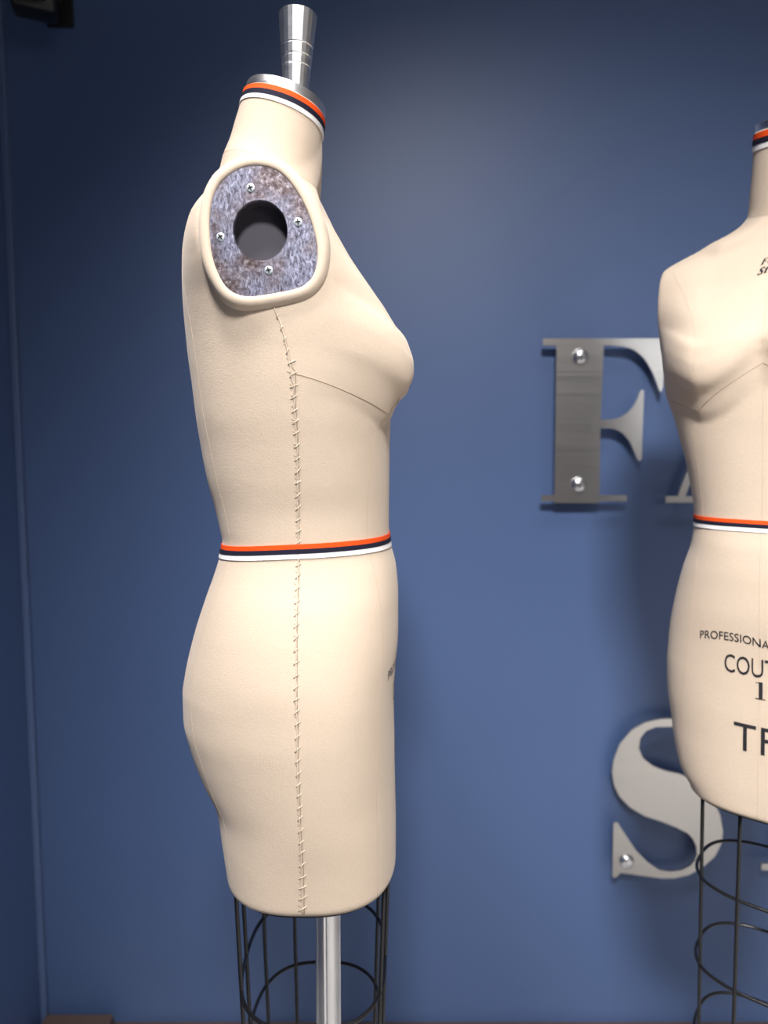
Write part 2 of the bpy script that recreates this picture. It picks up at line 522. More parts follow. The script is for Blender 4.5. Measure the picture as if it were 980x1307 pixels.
def build_form(root, form, main):
    X0 = at(AXIS_PX, 574, Y0).x
    up = form.up
    Yp = Y0 - up - 0.002
    def loc(px, py):                       # picture -> plate plane (front, up)
        p = at(px, py, Yp); return (p.x - X0, p.z)
    hc = loc(HOLE[0], HOLE[1]); hr = ((loc(HOLE[0] + HOLE[2], HOLE[1])[0] - hc[0]), (hc[1] - loc(HOLE[0], HOLE[1] + HOLE[3])[1]))
    outline = [loc(*p) for p in PLATE]
    zsh = form.zsh
    outline = [(a, b + zsh) for a, b in outline]; hc = (hc[0], hc[1] + zsh)
    # ---- torso
    NPH = 176
    # sections: spacing follows height (fine near the shoulder)
    ts = list(np.arange(form.t0, 470, -4.0)) + list(np.arange(470, 215, -2.0)) + list(np.arange(215, form.t1 + 1, -3.5)) + [form.t1]
    bm = bmesh.new()
    rings = []
    for t in ts:
        rings.append([bm.verts.new(form.pt(t, 2 * PI * k / NPH)) for k in range(NPH)])
    for A, B in zip(rings[:-1], rings[1:]):
        for k in range(NPH):
            bm.faces.new((A[k], A[(k + 1) % NPH], B[(k + 1) % NPH], B[k]))
    # hem turned under
    cen = sum((v.co for v in rings[0]), Vector()) / NPH
    h1 = [bm.verts.new(Vector((v.co.x + (cen.x - v.co.x) * .012, cen.y + (v.co.y - cen.y) * .988, v.co.z - 0.0035))) for v in rings[0]]
    h2 = [bm.verts.new(Vector((v.co.x + (cen.x - v.co.x) * .07, cen.y + (v.co.y - cen.y) * .93, v.co.z - 0.004))) for v in rings[0]]
    for k in range(NPH):
        j = (k + 1) % NPH
        bm.faces.new((rings[0][j], rings[0][k], h1[k], h1[j]))
        bm.faces.new((h1[j], h1[k], h2[k], h2[j]))
    bm.faces.new(rings[-1])
    # opening for the arm sockets
    kill = []
    for f in bm.faces:
        if len(f.verts) == 4 and all(abs(v.co.y) > up - 0.03 and ((v.co.x - hc[0]) / (hr[0] * 1.5)) ** 2 + ((v.co.z - hc[1]) / (hr[1] * 1.42)) ** 2 < 1 for v in f.verts):
            kill.append(f)
    bmesh.ops.delete(bm, geom=kill, context='FACES')
    obj('torso', bm, LINEN, root)

    # ---- black board under the hem
    bm = bmesh.new()
    lo = []; hi = []
    for k in range(0, NPH, 2):
        v = form.pt(form.t0, 2 * PI * k / NPH)
        q = Vector((v.x + (cen.x - v.x) * .075, cen.y + (v.y - cen.y) * .955, v.z - 0.0038))
        hi.append(bm.verts.new(q)); lo.append(bm.verts.new(q - Vector((0, 0, 0.004))))
    n = len(hi)
    for k in range(n):
        j = (k + 1) % n
        bm.faces.new((hi[k], hi[j], lo[j], lo[k]))
    bm.faces.new(hi[::-1]); bm.faces.new(lo)
    bmesh.ops.recalc_face_normals(bm, faces=bm.faces[:])
    o = obj('base_board', bm, BOARD, root, smooth=False)
    setp(o, 'black base board under the hem')
    zhem = cen.z - 0.007

    # ---- arm plates, rims, sockets, screws
    def ray_r(P, a):
        d = (math.cos(a), math.sin(a)); best = 0
        m = len(P)
        for i in range(m):
            (x1, y1), (x2, y2) = P[i], P[(i + 1) % m]
            x1 -= hc[0]; y1 -= hc[1]; x2 -= hc[0]; y2 -= hc[1]
            ex, ey = x2 - x1, y2 - y1
            den = d[0] * ey - d[1] * ex
            if abs(den) < 1e-12: continue
            s = (x1 * ey - y1 * ex) / den
            q = (x1 * d[1] - y1 * d[0]) / den
            if -1e-6 <= q <= 1 + 1e-6 and s > best: best = s
        return best
    NA = 96
    ang = [2 * PI * k / NA for k in range(NA)]
    rad = [ray_r(outline, a) for a in ang]
    rad = [(rad[k - 1] + 2 * rad[k] + rad[(k + 1) % NA]) / 4 for k in range(NA)]
    for side in (-1, 1):
        yo = side * (up + 0.0025); yi = side * (up - 0.0015)
        bm = bmesh.new()
        O = []; OB = []; I = []; IB = []; OC = []; IC = []
        for a, r in zip(ang, rad):
            ca, sa = math.cos(a), math.sin(a)
            O.append(bm.verts.new((hc[0] + (r - .0008) * ca, yo, hc[1] + (r - .0008) * sa)))
            OC.append(bm.verts.new((hc[0] + r * ca, yo - side * .0008, hc[1] + r * sa)))
            OB.append(bm.verts.new((hc[0] + r * ca, yi, hc[1] + r * sa)))
            I.append(bm.verts.new((hc[0] + hr[0] * 1.03 * ca, yo, hc[1] + hr[1] * 1.03 * sa)))
            IC.append(bm.verts.new((hc[0] + hr[0] * ca, yo - side * .0009, hc[1] + hr[1] * sa)))
            IB.append(bm.verts.new((hc[0] + hr[0] * ca, yi, hc[1] + hr[1] * sa)))
        for k in range(NA):
            j = (k + 1) % NA
            for A, B in ((I, O), (O, OC), (OC, OB), (OB, IB), (IB, IC), (IC, I)):
                bm.faces.new((A[k], A[j], B[j], B[k]))
        bmesh.ops.recalc_face_normals(bm, faces=bm.faces[:])
        pl = obj('arm_plate', bm, ZINC, root, angle=30)
        setp(pl, 'mottled galvanised arm plate with a round hole')
        # screws
        for (px, py) in SCREWS:
            a, b = loc(px, py); b += zsh
            bm = bmesh.new()
            M = Matrix.Translation((a, yo, b)) @ Matrix.Rotation(PI / 2 * (1 if side < 0 else -1), 4, 'X')
            add_lathe(bm, [(.0037, -.0008), (.0037, .0004), (.0032, .0011), (.0018, .0014), (.0002, .0014)], 20, M)
            n0 = len(bm.faces)
            rz = random.uniform(0, 1.5)
            for q in (0, PI / 2):
                R = M @ Matrix.Rotation(rz + q, 4, 'Z')
                add_box(bm, (0, 0, 0), (.0046, .0012, .0010))
                bm.verts.ensure_lookup_table()
                for v in bm.verts[-8:]: v.co = R @ (v.co + Vector((0, 0, .0014)))
            bm.faces.ensure_lookup_table()
            for f in bm.faces[n0:]: f.material_index = 1
            obj('screw', bm, [SCREW, SLOT], pl, angle=30)
        # socket behind the hole
        bm = bmesh.new()
        d = 0.012
        R0 = []; R1 = []
        for a in ang:
            ca, sa = math.cos(a), math.sin(a)
            R0.append(bm.verts.new((hc[0] + hr[0] * 1.03 * ca, yi, hc[1] + hr[1] * 1.03 * sa)))
            R1.append(bm.verts.new((hc[0] + hr[0] * 1.03 * ca, yi - side * d, hc[1] + hr[1] * 1.03 * sa)))
        for k in range(NA):
            j = (k + 1) % NA
            bm.faces.new((R0[k], R0[j], R1[j], R1[k]))
        bm.faces.new(R1)
        obj('arm_socket', bm, SOCKET, root, angle=40)
        # padded binding round the plate
        bm = bmesh.new()
        prof = [(-.0008, .0006), (-.0004, .0026), (.0010, .0036), (.0032, .0039), (.0056, .0034), (.0074, .0022), (.0090, .0002), (.0102, -.0022), (.0110, -.0060), (.0114, -.013)]
        RR = []
        for (dr, dh) in prof:
            RR.append([bm.verts.new((hc[0] + (r + dr) * math.cos(a), side * (up + dh), hc[1] + (r + dr) * math.sin(a))) for a, r in zip(ang, rad)])
        for A, B in zip(RR[:-1], RR[1:]):
            for k in range(NA):
                j = (k + 1) % NA
                bm.faces.new((A[k], A[j], B[j], B[k]))
        bmesh.ops.recalc_face_normals(bm, faces=bm.faces[:])
        obj('armhole_binding', bm, LINEN_RIM, root)

    # ---- ribbons
    def ribbon(name, ttop, heights, off, label):
        bm = bmesh.new()
        NB = 160
        edges = [0.0] + list(np.cumsum(heights))
        for i in range(3):
            A = []; B = []; A0 = []; B0 = []
            for k in range(NB):
                ph = 2 * PI * k / NB
                t = ttop(ph)
                ov = off + (0.0004 if i == 1 else 0.0)
                A.append(bm.verts.new(form.pt(t + edges[i], ph, ov))); B.append(bm.verts.new(form.pt(t + edges[i + 1], ph, ov)))
                A0.append(bm.verts.new(form.pt(t + edges[i], ph, -.0004))); B0.append(bm.verts.new(form.pt(t + edges[i + 1], ph, -.0004)))
            for k in range(NB):
                j = (k + 1) % NB
                for P, Q in ((A, B), (A0, A), (B, B0)):
                    f = bm.faces.new((P[k], P[j], Q[j], Q[k])); f.material_index = i
        bmesh.ops.recalc_face_normals(bm, faces=bm.faces[:])
        o = obj(name, bm, [ORANGE, NAVY, WHITE], root, angle=40)
        setp(o, label)
        return o
    wr = form.waist
    ribbon('waist_ribbon', lambda ph: wr[0] - wr[1] * math.sin(ph) - wr[2] * abs(math.cos(ph)) ** 2, wr[3], 0.0011, 'orange, navy and white striped ribbon at the waist')
    nr = form.neck
    ribbon('neck_ribbon', lambda ph: form.t1 + nr[0], nr[1], 0.0011, 'orange, navy and white striped ribbon at the neck')

    # ---- neck cap: aluminium disc and flared handle
    ring = [form.pt(form.t1, 2 * PI * k / 72) for k in range(72)]
    c0 = sum(ring, Vector()) / 72
    ax = (form.pt(form.t1, PI / 2) - form.pt(form.t1, -PI / 2)).normalized()
    nz = ax.cross(Vector((0, 1, 0))).normalized()
    if nz.z < 0: nz = -nz
    bm = bmesh.new()
    prof = [(.985, 0.0), (.985, form.cap), (.965, form.cap + .0015), (.5, form.cap + .0015), (.05, form.cap + .0015)]
    RR = [[bm.verts.new(c0 + (p - c0) * s + nz * h) for p in ring] for s, h in prof]
    for A, B in zip(RR[:-1], RR[1:]):
        for k in range(72):
            j = (k + 1) % 72
            bm.faces.new((A[k], A[j], B[j], B[k]))
    bm.faces.new(RR[-1])
    bmesh.ops.recalc_face_normals(bm, faces=bm.faces[:])
    o = obj('neck_cap', bm, ALU, root, angle=35)
    setp(o, 'bare aluminium cap closing the neck')
    hb = c0 + nz * (form.cap + .001) + ax * form.hoff
    hax = form.hax.normalized()
    q = Vector((0, 0, 1)).rotation_difference(hax).to_matrix().to_4x4()
    M = Matrix.Translation(hb) @ q
    L = form.hlen; r0, r1 = form.hr
    def rr(k): return r0 + (r1 - r0) * k
    P = [(r0 * 1.0, -0.004)]
    for k in np.linspace(0, 1, 90):
        r = rr(k)
        for g in (.38, .49, .62):
            if abs(k - g) < 0.009: r -= .0005
        P.append((r, L * k))
    P += [(r1 - .0006, L + .0008), (r1 * .80, L + .001), (r1 * .74, L - .001), (.0005, L - .002)]
    bm = bmesh.new(); add_lathe(bm, P, 22, M)
    o = obj('neck_handle', bm, ALU, root, angle=12)
    setp(o, 'flared aluminium handle with three turned grooves')

    # ---- seams
    def seam(bm, path, r=0.0005, off=0.0002):
        add_tube(bm, [form.pt(t, ph, off) for t, ph in path], r, 5)
    # side seams with hand stitches
    side_t = [(form.t0, 0.0)] + [(t, 0.0) for t in np.arange(form.t0 - 6, 395, -6.0)]
    for side in (-1, 1):
        base = PI if side < 0 else 0.0
        tops = list(np.arange(form.t0, 405, -5.0)) + [405, 398, 390, 382, 374]
        def side_ph(t):
            k = max(0.0, min(1.0, (510 - t) / 130)); k = k * k * (1.6 - .6 * k)
            return base + side * form.side_lean * (-k)    # leans back under the arm
        bm = bmesh.new()
        P = [(t, side_ph(t) + 0.002 * math.sin(t * 0.37)) for t in tops if t > form.side_top]
        add_tube(bm, [form.pt(t, ph, 0.0002) for t, ph in P], 0.00085, 6)
        obj('side_seam', bm, LINEN_RIM, root)
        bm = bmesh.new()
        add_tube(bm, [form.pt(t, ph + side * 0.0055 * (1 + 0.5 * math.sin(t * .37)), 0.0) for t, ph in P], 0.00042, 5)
        obj('seam_crease', bm, SEAM, root)  # dark line beside the ridge, the crease's shade put in as colour
        bm = bmesh.new()
        t = form.t0 - 6; i = 0
        while t > form.side_top + 3:
            ph = side_ph(t); dph = 0.019 if t > 500 else 0.012
            lean = random.uniform(4.0, 7.0) * (-side)
            a = form.pt(t - lean * .5, ph - dph, 0.0001); m_ = form.pt(t, ph, 0.0010); b = form.pt(t + lean * .5, ph + dph, 0.0001)
            add_tube(bm, [a, m_, b], [.0004, .00055, .0004], 5)
            t -= random.uniform(11.5, 14.5); i += 1
        obj('hand_stitching', bm, THREAD, root)
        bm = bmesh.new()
        # short needle pulls beside each stitch, their shadow put in as dark colour
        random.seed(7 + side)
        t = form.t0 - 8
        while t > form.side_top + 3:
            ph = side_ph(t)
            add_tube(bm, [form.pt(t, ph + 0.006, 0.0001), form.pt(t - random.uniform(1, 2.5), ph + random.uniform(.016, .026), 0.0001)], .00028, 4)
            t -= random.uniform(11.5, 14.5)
        obj('shadowed_pulls', bm, SEAM, root)
    # centre front, princess and dart seams
    bm = bmesh.new()
    seam(bm, [(t, PI / 2) for t in np.arange(form.t0, 262, -6.0)], .00022, 0.0)
    seam(bm, [(t, -PI / 2) for t in np.arange(form.t0, 240, -6.0)], .00022, 0.0)
    for s in (-1, 1):
        path = []
        for t in np.arange(form.t0, 556, -6.0):
            u = s * (0.066 + 0.022 * min(1, abs(t - 690) / 250))
            path.append((t, form.phi_of_u(t, u)))
        seam(bm, path, .00022, 0.0)
        path = []
        for t in np.arange(480, 300, -5.0):
            u = s * (0.0665 + 0.055 * max(0, (450 - t) / 160) ** 1.5)
            path.append((t, form.phi_of_u(t, u)))
        seam(bm, path, .00022, 0.0)
        path = []
        for t in np.arange(form.t0, 300, -6.0):
            u = s * (0.062 + 0.02 * min(1, abs(t - 690) / 250))
            path.append((t, -form.phi_of_u(t, u)))
        seam(bm, path, .0002, 0.0)
    # neckline seam
    seam(bm, [(form.neck_t, 2 * PI * k / 80) for k in range(81)], .00025, 0.0)
    obj('panel_seams', bm, FAINT, root)
    bm = bmesh.new()
    for s in (-1, 1):
        # from the side seam down to under the breast and up again to the centre front
        t0_, t1_, t2_ = form.dart
        ph0 = 0.0 if s > 0 else PI
        ph1 = form.phi_of_u(t1_, s * form.u0)
        path = []
        for k in np.linspace(0, 1, 30):
            path.append((t0_ + (t1_ - t0_) * k, ph0 + (ph1 - ph0) * k))
        for k in np.linspace(0, 1, 22)[1:]:
            t = t1_ + (t2_ - t1_) * (k ** 0.85)
            path.append((t, form.phi_of_u(t, s * form.u0 * (1 - k))))
        seam(bm, path, .00038, 0.0)
    obj('bust_seam', bm, SEAM, root)

    # ---- printed lettering
    for nm, me, x0, s0, tb, sx, sy, arch, tilt in form.prints:
        wrap_text(form, nm, me, root, x0, s0, tb, sx, sy, arch, tilt)

    # ---- pole, cage and foot
    bm = bmesh.new()
    PX, PY = form.pole_xy
    sec = []
    for k in range(8):                      # fluted tube
        for da, r in ((0, .0138), (.26, .0140), (.52, .0138), (.60, .0128), (.66, .0124), (.72, .0128)):
            sec.append((k * PI / 4 + da, r))
    lo = [bm.verts.new((r * math.cos(a), r * math.sin(a), .09)) for a, r in sec]
    hi = [bm.verts.new((r * math.cos(a), r * math.sin(a), zhem + .02)) for a, r in sec]
    for k in range(len(sec)):
        j = (k + 1) % len(sec)
        bm.faces.new((lo[k], lo[j], hi[j], hi[k]))
    bm.faces.new(hi)
    o = obj('pole', bm, STEEL_POLE, root, angle=25)
    setp(o, 'bright steel pole')
    o.location = (PX, PY, 0)
    cx, cy_ = form.cage_c
    def ring_pt(z, th):
        a, b = form.cage(z)
        n = 2.7
        return Vector((cx + a * sgnpow(math.cos(th), 2 / n), cy_ + b * sgnpow(math.sin(th), 2 / n), z))
    z = zhem - .004
    zs = [z + .014] + form.cage_z
    for i, z in enumerate(zs):
        bm = bmesh.new()
        add_tube(bm, [ring_pt(z, 2 * PI * k / 72) for k in range(72)], .0021, 8, closed=True)
        obj('cage_ring', bm, BLACK, root)
    for th in form.rods:
        bm = bmesh.new()
        add_tube(bm, [ring_pt(zz, th) for zz in np.linspace(zs[0], zs[-1], 14)], .0023, 8)
        obj('cage_rod', bm, BLACK, root)
    zl = zs[-1]
    for th in (0.0, PI / 2, PI, 1.5 * PI):
        bm = bmesh.new()
        p = ring_pt(zl, th)
        add_tube(bm, [Vector((PX, PY, zl)), Vector((p.x, p.y, zl))], .002, 8)
        obj('cage_spoke', bm, BLACK, root)
    bm = bmesh.new()
    add_lathe(bm, [(.020, zl - .015), (.020, zl + .015)], 24)
    obj('cage_collar', bm, BLACK, root, angle=40).location = (PX, PY, 0)
    bm = bmesh.new()
    add_lathe(bm, [(.05, .07), (.05, .085), (.03, .10), (.022, .16), (.0136, .17)], 32)
    for k in range(4):
        a = k * PI / 2 + PI / 4
        d = Vector((math.cos(a), math.sin(a), 0))
        add_tube(bm, [d * .03 + Vector((0, 0, .085)), d * .12 + Vector((0, 0, .088)), d * .2 + Vector((0, 0, .062))], [.016, .013, .010], 10)
    ft = obj('foot', bm, BLACK, root)
    ft.location = (PX, PY, 0)
    for k in range(4):
        a = k * PI / 2 + PI / 4
        bm = bmesh.new()
        c = Vector((.2 * math.cos(a), .2 * math.sin(a), 0.0245))
        add_lathe(bm, [(.012, -.011), (.0225, -.010), (.0245, -.006), (.0245, .006), (.0225, .010), (.012, .011)], 24,
                  Matrix.Translation(c) @ Matrix.Rotation(a, 4, 'Z') @ Matrix.Rotation(PI / 2, 4, 'X'))
        add_tube(bm, [c + Vector((0, 0, .0)), c + Vector((0, 0, .036))], .006, 8)
        obj('caster', bm, BLACK, ft, angle=40)

# ---------------------------------------------------------------- the near form, seen from its right side
CAGE_Z = [0.580, 0.494, 0.408, 0.322]
def cage(z):
    k = (z - 0.31) / (0.745 - 0.31)
    return (.0690 + .0150 * k, .098 + .010 * k)
def rod_angles(lst):
    out = []
    for th in lst:
        out += [th, PI - th]
    return out

main = Form(MAIN_ROWS, BUST)
main.zsh = 0.0
main.waist = (684.0, 6.0, 4.0, (5.4, 5.4, 5.6))
main.neck = (1.5, (6.6, 6.2, 5.6))
main.cap = 0.0075
main.hoff = 0.0085
main.hax = Vector((0.045, 0, 1))
main.hlen = 0.082
main.hr = (.0118, .0192)
main.side_lean = 0.12
main.side_top = 395
main.neck_t = 229
main.dart = (493, 532, 474)
main.cage_c = (-0.014, 0.0); main.pole_xy = (0.0, 0.0)
main.cage = cage
main.cage_z = CAGE_Z
main.rods = [PI + 0.42, PI, PI - .55, PI - 1.2, -0.42, 0.0, .55]

def prints(form):
    L = []
    for word, nm, s0, tb, wd, hg, arch in (('PROFESSIONAL', 'printed_word', -0.066, 845, 0.082, 0.0095, 0.005), ('COUTURE', 'printed_word', -0.037, 881, 0.086, 0.021, 0),
                                           ('TF', 'printed_initials', -0.026, 979, 0.043, 0.031, 0)):
        me = text_mesh(word, 1.0)
        w = max(v.co.x for v in me.vertices)
        half = wd / 2
        L.append((nm, me, 0.0, s0, tb, wd / w, hg / 0.73, (lambda x, half=half, arch=arch: arch * (1 - ((x - half) / half) ** 2)) if arch else None, 0.0))
    L.append(('printed_number', serif_letters('1'), 0.0, -0.003, 909, 0.017, 0.0185, None, 0.0))
    for wd, s, t, k in (('Fas', -0.012, 320, 0.0085), ('I', -0.004, 327, 0.0075), ('Stu', -0.014, 337, 0.0095)):
        me = serif_letters(wd, 0.07)
        for v in me.vertices: v.co.x += 0.32 * v.co.y
        L.append(('printed_mark', me, 0.0, s, t, k, k, None, -0.22))
    return L
main.prints = prints(main)
root = empty('dress_form', (at(AXIS_PX, 574, Y0).x, Y0, 0.0), 0.0)
setp(root, 'cream linen dress form in side view with a metal arm plate, bust facing right', 'dress form', 'dress forms on black wire stands')
build_form(root, main, True)

# ---------------------------------------------------------------- the further form, turned towards the camera
RIGHT_W = [0.0899, 0.1021, 0.1105, 0.1156, 0.1196, 0.1206, 0.1187, 0.1175, 0.1101, 0.1017, 0.0911, 0.0888, 0.0881, 0.0892, 0.0916, 0.0977, 0.1062, 0.1127, 0.123, 0.1265, 0.1357, 0.1496, 0.1583, 0.1601, 0.1514, 0.13, 0.112, 0.09, 0.07, 0.058, 0.053, 0.0505, 0.0475, 0.0455, 0.044]
RIGHT_ROWS = [r[:4] + (w,) + r[5:] for r, w in zip(MAIN_ROWS, RIGHT_W)]
RIGHT_ROWS[0] = (1060,) + RIGHT_ROWS[0][1:2] + (1060,) + RIGHT_ROWS[0][3:]
right = Form(RIGHT_ROWS, BUST, dz=0.010, neck_up=0.022, lean=-0.032)
right.zsh = right.dz - 0.026
right.waist = (679.0, 0.0, -2.0, (5.2, 5.0, 5.6))
right.neck = main.neck
right.cap = main.cap; right.hoff = main.hoff; right.hax = main.hax; right.hlen = main.hlen; right.hr = main.hr
right.side_lean = main.side_lean; right.side_top = main.side_top; right.neck_t = main.neck_t
right.dart = main.dart
right.cage_c = (-0.026, 0.018); right.pole_xy = (-0.040, 0.030); right.cage = lambda z: (cage(z)[0] * 0.95, cage(z)[1] * 0.84); right.cage_z = [0.617, 0.500, 0.400, 0.310]; right.rods = [-.92, -.22, .5, 1.15, 1.9]
right.prints = prints(right)
RY, RX, RYAW = 0.83, 0.4574, -PI / 2 - math.radians(38)
root2 = empty('dress_form', (RX, RY, 0.0), RYAW)
setp(root2, 'cream linen dress form with black printed lettering on its front, cut by the right edge', 'dress form', 'dress forms on black wire stands')
build_form(root2, right, False)

# ---------------------------------------------------------------- room
def quad_box(name, lo, hi, mat):
    bm = bmesh.new()
    c = [(a + b) / 2 for a, b in zip(lo, hi)]; s = [b - a for a, b in zip(lo, hi)]
    add_box(bm, c, s)
    o = obj(name, bm, mat, smooth=False)
    o['kind'] = 'structure'
    return o
XL, XR, YF, ZC = -0.668, 3.2, -3.6, 2.75
quad_box('floor', (XL - .1, YF - .1, -.1), (XR + .1, WALL_Y + .1, 0), FLOOR)
quad_box('ceiling', (XL - .1, YF - .1, ZC), (XR + .1, WALL_Y + .1, ZC + .1), CEIL)
quad_box('wall_back', (XL - .1, WALL_Y, 0), (XR + .1, WALL_Y + .1, ZC), WALLBLUE)
quad_box('wall_left', (XL - .1, YF, 0), (XL, WALL_Y, ZC), WALLBLUE)
quad_box('wall_right', (XR, YF, 0), (XR + .1, WALL_Y, ZC), CREAM)
quad_box('wall_front', (XL, YF - .1, 0), (XR, YF, ZC), CREAM)
quad_box('baseboard_back', (XL, WALL_Y - .014, 0), (XR, WALL_Y, 0.030), SKIRT)
quad_box('baseboard_left', (XL, YF, 0), (XL + .014, WALL_Y - .014, 0.030), SKIRT)
bm = bmesh.new()
add_box(bm, (XL + .006, WALL_Y - .006, (0.030 + ZC) / 2), (.012, .012, ZC - .030), .002, 2)
o = obj('trim_1', bm, BEAD, smooth=False); o['kind'] = 'structure'

bm = bmesh.new()
add_box(bm, (XL + .014 + .065, WALL_Y - .014 - .03, .030), (.13, .06, .060), .004, 2)
o = obj('trim_2', bm, SKIRT, smooth=False); o['kind'] = 'structure'
quad_box('tint_panel', (XL, YF, 0), (XR, YF + .02, 1.45), REFLECT_BROWN)  # unseen brown panel added to warm the reflections in the steel letters
# glowing pane added behind the camera for a bright reflection in the F
m, nt, b_ = new_mat('pane_glow', (0.8, 0.8, 0.8), 0.3)
b_.inputs['Emission Color'].default_value = (0.95, 0.97, 1.0, 1); b_.inputs['Emission Strength'].default_value = 5.0
quad_box('glow_pane_1', (2.0, YF, 1.62), (3.1, YF + .01, 2.40), m)

# ---------------------------------------------------------------- steel letters on the wall
LY = WALL_Y - 0.026
def letter(name, label, polys, studs):
    cx = sum(p[0] for p in polys[0]) / len(polys[0]); cy = sum(p[1] for p in polys[0]) / len(polys[0])
    org = at(cx, cy, LY)
    bm = bmesh.new()
    for P in polys:
        vs = [bm.verts.new(at(x, y, LY) - org) for x, y in P]
        f = bm.faces.new(vs)
        r = bmesh.ops.extrude_face_region(bm, geom=[f])
        for e in r['geom']:
            if isinstance(e, bmesh.types.BMVert): e.co.y += 0.004
    bmesh.ops.recalc_face_normals(bm, faces=bm.faces[:])
    bmesh.ops.triangulate(bm, faces=[f for f in bm.faces if len(f.verts) > 4])
    o = obj(name, bm, BRUSHED, smooth=False)
    o.location = org
    setp(o, label, 'wall letter', 'brushed steel letters on the blue wall')
    for (x, y) in studs:
        p = at(x, y, LY) - org
        bm = bmesh.new()
        M = Matrix.Translation(p) @ Matrix.Rotation(PI / 2, 4, 'X')
        add_lathe(bm, [(.006, -(WALL_Y - LY)), (.006, 0), (.0135, .0002), (.0138, .0025), (.0122, .0055), (.0085, .0080), (.004, .0092), (.0004, .0095)], 28, M)
        obj('standoff', bm, CHROME, o, angle=50)
    return o

def smooth_loop(P, it=1):
    for _ in range(it):
        Q = []
        for i in range(len(P)):
            a, b = P[i], P[(i + 1) % len(P)]
            Q += [(a[0] * .75 + b[0] * .25, a[1] * .75 + b[1] * .25), (a[0] * .25 + b[0] * .75, a[1] * .25 + b[1] * .75)]
        P = Q
    return P

def bez(p0, p1, p2, p3, n=9):
    out = []
    for k in range(n + 1):
        t = k / n
        out.append(tuple((1 - t) ** 3 * a + 3 * t * (1 - t) ** 2 * b + 3 * t * t * (1 - t) * c + t ** 3 * d for a, b, c, d in zip(p0, p1, p2, p3)))
    return out

FP = ([(693, 432), (846.5, 432), (847.5, 440), (846.2, 493), (843.5, 501), (840.5, 497)]
      + bez((840, 494), (833, 474), (822, 446), (797, 442.5))
      + [(772, 440.5), (770.6, 441), (766.3, 535.6), (776, 535.6)]
      + bez((783, 535), (803, 531), (812, 515), (816.5, 500)) + [(819, 497.5), (821.8, 498.5), (818.8, 586), (816, 588.5), (813.5, 586)]
      + bez((812.5, 584), (806, 566), (799, 549), (778, 546.6)) + [(766.1, 546.6), (765.3, 632), (800, 632.2), (800, 639.6), (765, 639.8), (764.8, 642), (707.4, 642), (707.4, 639.8), (691, 639.6), (691, 632.2), (707.6, 632), (710.2, 441.4), (693, 440.6)])
letter('wall_letter', 'large brushed steel letter F with two round fixings, left of the further form', [FP], [(740.6, 455), (738.4, 618.4)])

AP = [(849.5, 633.6), (864.4, 633.6), (943.5, 432), (955, 432), (1022, 633.6), (1041, 633.6), (1041, 641.6), (962, 641.6), (962, 633.6), (981, 633.6),
      (962, 572), (899.5, 572), (877, 633.6), (896, 633.6), (896, 641.6), (849.5, 641.6)]
AH = [(903.2, 563), (959.2, 563), (932, 478)]
# the letter A: outline with its counter cut by a slit along the left leg
AP2 = [(849.5, 633.6), (864.4, 633.6), (943.5, 432), (955, 432), (1022, 633.6), (1041, 633.6), (1041, 641.6), (962, 641.6), (962, 633.6), (981, 633.6),
       (935, 478), (874.4, 633.6), (896, 633.6), (896, 641.6), (849.5, 641.6)]
letter('wall_letter', 'thin slanting foot of a brushed steel letter showing beside the further form\'s waist',
       [AP2, [(902.5, 563), (960.2, 563), (963, 572), (899, 572)]], [])

SO = crop([(861, 917)], 1, 0, 0)
S_out = [(861, 917.3), (843, 917.6), (824, 922), (806, 932), (791, 949.5), (783, 970), (781, 986), (784, 1003), (791, 1017.5), (804, 1030.5), (822.5, 1041.5),
         (842.6, 1048), (862.8, 1056), (877.5, 1063.5), (884.5, 1071), (888.6, 1080), (889.5, 1090), (887, 1098), (881, 1105.5), (870, 1110.8), (855.5, 1112.7), (841, 1110.5), (826, 1100.2), (811.4, 1085.5),
         (800.4, 1069), (792, 1056.5), (788.6, 1050.5), (785.5, 1049.8), (782.8, 1051.5), (781.6, 1118), (783, 1120.3), (786, 1120.2), (792, 1114.2), (806, 1115.8), (824, 1118.5), (842.6, 1121), (861, 1121),
         (879.5, 1116.8), (896, 1107.5), (912.5, 1093), (920.7, 1076.3), (922.6, 1061.5), (919, 1041), (911, 1023.5), (902, 1010), (888.5, 998), (868.4, 988.2), (848, 983.6), (833.5, 978), (820.6, 968), (815.1, 955), (817, 942.3), (824.3, 933), (837, 928),
         (859, 927.6), (877, 931.5), (892, 942), (901, 957), (905, 972), (909, 972), (910, 917.5), (906, 917.5), (901, 922), (889, 919)]
letter('wall_letter', 'large brushed steel letter S with one round fixing, behind the wire cage', [S_out], [(799.5, 1099.3)])
TP = [(972, 1102.5), (996, 1102.5), (996, 925), (972, 925), (958, 934), (948, 966), (943, 966), (945, 916.5), (1083, 916.5), (1085, 966), (1080, 966), (1070, 934), (1056, 925), (1034, 925), (1034, 1102.5), (1058, 1102.5), (1058, 1110.8), (972, 1110.8)]
letter('wall_letter', 'steel letter of which only a foot tip shows at the right edge, below the form', [TP], [])

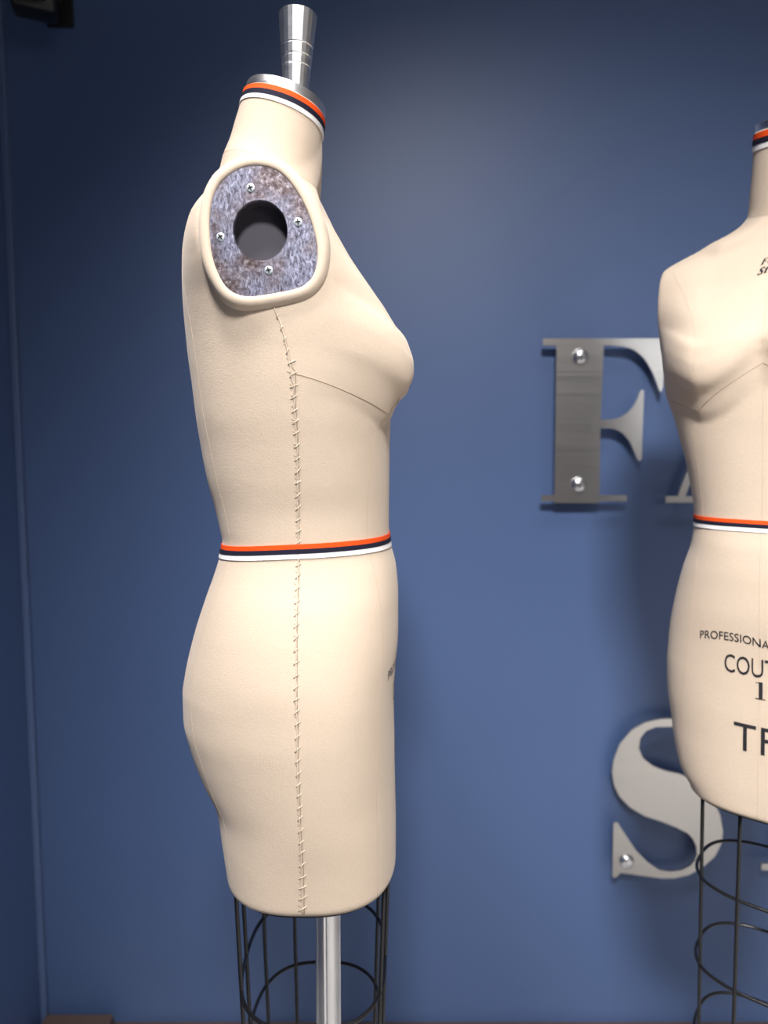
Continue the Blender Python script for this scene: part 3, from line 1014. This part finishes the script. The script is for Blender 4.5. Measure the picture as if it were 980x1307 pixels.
# ---------------------------------------------------------------- black speaker high on the wall, upper left corner
pc = at(43, 2, 1.2)
spk = empty('wall_speaker', (pc.x, 1.20, pc.z + 0.02))
setp(spk, 'small black speaker hung high in the dark upper left corner', 'speaker')
R = Matrix.Rotation(math.radians(22), 4, 'Z') @ Matrix.Rotation(math.radians(10), 4, 'X')
bm = bmesh.new(); add_box(bm, (0, 0, 0.03), (.066, .06, .13), .006, 3, R)
obj('cabinet', bm, PLASTIC, spk, angle=40)
bm = bmesh.new()
add_lathe(bm, [(.0005, .0), (.012, .0005), (.020, .002), (.022, .004), (.0235, .004), (.0235, -.002)], 28, R @ Matrix.Translation((0.004, -.0295, -.002)) @ Matrix.Rotation(PI / 2, 4, 'X'), cap0=False)
obj('woofer', bm, GRILLE, spk, angle=40)
bm = bmesh.new(); add_lathe(bm, [(.0005, .002), (.007, .0015), (.010, .003), (.011, -.002)], 24, R @ Matrix.Translation((0.004, -.0295, .05)) @ Matrix.Rotation(PI / 2, 4, 'X'), cap0=False)
obj('tweeter', bm, GRILLE, spk, angle=40)
bm = bmesh.new()
add_box(bm, (0, WALL_Y - 1.20 - .004, .03), (.045, .008, .07), .002, 2)
add_tube(bm, [(0, .02, .03), (0, .07, .03), (0, WALL_Y - 1.20 - .006, .03)], .008, 12)
obj('bracket', bm, PLASTIC, spk, angle=40)

# ---------------------------------------------------------------- light
def spot(loc, tgt, power, angle, blend, radius, col):
    l = bpy.data.lights.new('track_spot', 'SPOT'); l.energy = power; l.spot_size = math.radians(angle); l.spot_blend = blend
    l.shadow_soft_size = radius; l.color = col
    o = bpy.data.objects.new('track_spot', l); COL.objects.link(o); o.location = loc
    o.rotation_euler = (Vector(tgt) - Vector(loc)).to_track_quat('-Z', 'Y').to_euler()
    return o
def area(loc, tgt, power, sx, sy, col, spread=180):
    l = bpy.data.lights.new('overhead_area', 'AREA'); l.energy = power; l.shape = 'RECTANGLE'; l.size = sx; l.size_y = sy
    l.color = col; l.spread = math.radians(spread)
    o = bpy.data.objects.new('overhead_area', l); COL.objects.link(o); o.location = loc
    o.rotation_euler = (Vector(tgt) - Vector(loc)).to_track_quat('-Z', 'Y').to_euler()
    return o
area((0.02, -0.8, 2.68), (0.46, 1.3, 0.38), 11.3, 0.40, 0.30, (1.0, 0.972, 0.952), 56)
area((0.12, 0.42, 2.66), (0.16, 0.85, 0.5), 0.6, 0.22, 0.22, (1.0, 0.96, 0.93), 62)
area((0.74, 0.42, 2.66), (0.68, 0.85, 0.5), 1.0, 0.22, 0.22, (1.0, 0.96, 0.93), 62)
area((-0.36, 0.10, 2.66), (-0.12, 0.75, 0.8), 1.8, 0.22, 0.22, (1.0, 0.945, 0.90), 40)
area((1.2, -0.8, 2.7), (1.2, -0.8, 0.0), 58, 1.3, 1.3, (1.0, 0.96, 0.92), 74)  # unseen lamp added to brighten the floor that the letters reflect

w = bpy.data.worlds.new('room_air'); scene.world = w; w.use_nodes = True
w.node_tree.nodes['Background'].inputs['Color'].default_value = (0.9, 0.95, 1.0, 1)
w.node_tree.nodes['Background'].inputs['Strength'].default_value = 0.02

# ---------------------------------------------------------------- camera
cd = bpy.data.cameras.new('camera'); cam = bpy.data.objects.new('camera', cd); COL.objects.link(cam)
cam.location = CAM; cam.rotation_euler = (PI / 2 - PITCH, 0, 0)
cd.sensor_fit = 'HORIZONTAL'; cd.sensor_width = 36.0; cd.lens = F / IW * 36.0
cd.clip_start = 0.02
cd.dof.use_dof = True; cd.dof.focus_distance = 0.66; cd.dof.aperture_fstop = 5.0
scene.camera = cam
scene.view_settings.view_transform = 'Standard'
scene.view_settings.look = 'None'
scene.view_settings.exposure = 0.0
scene.view_settings.gamma = 1.0
scene.view_settings.use_curve_mapping = False
scene.cycles.use_denoising = True
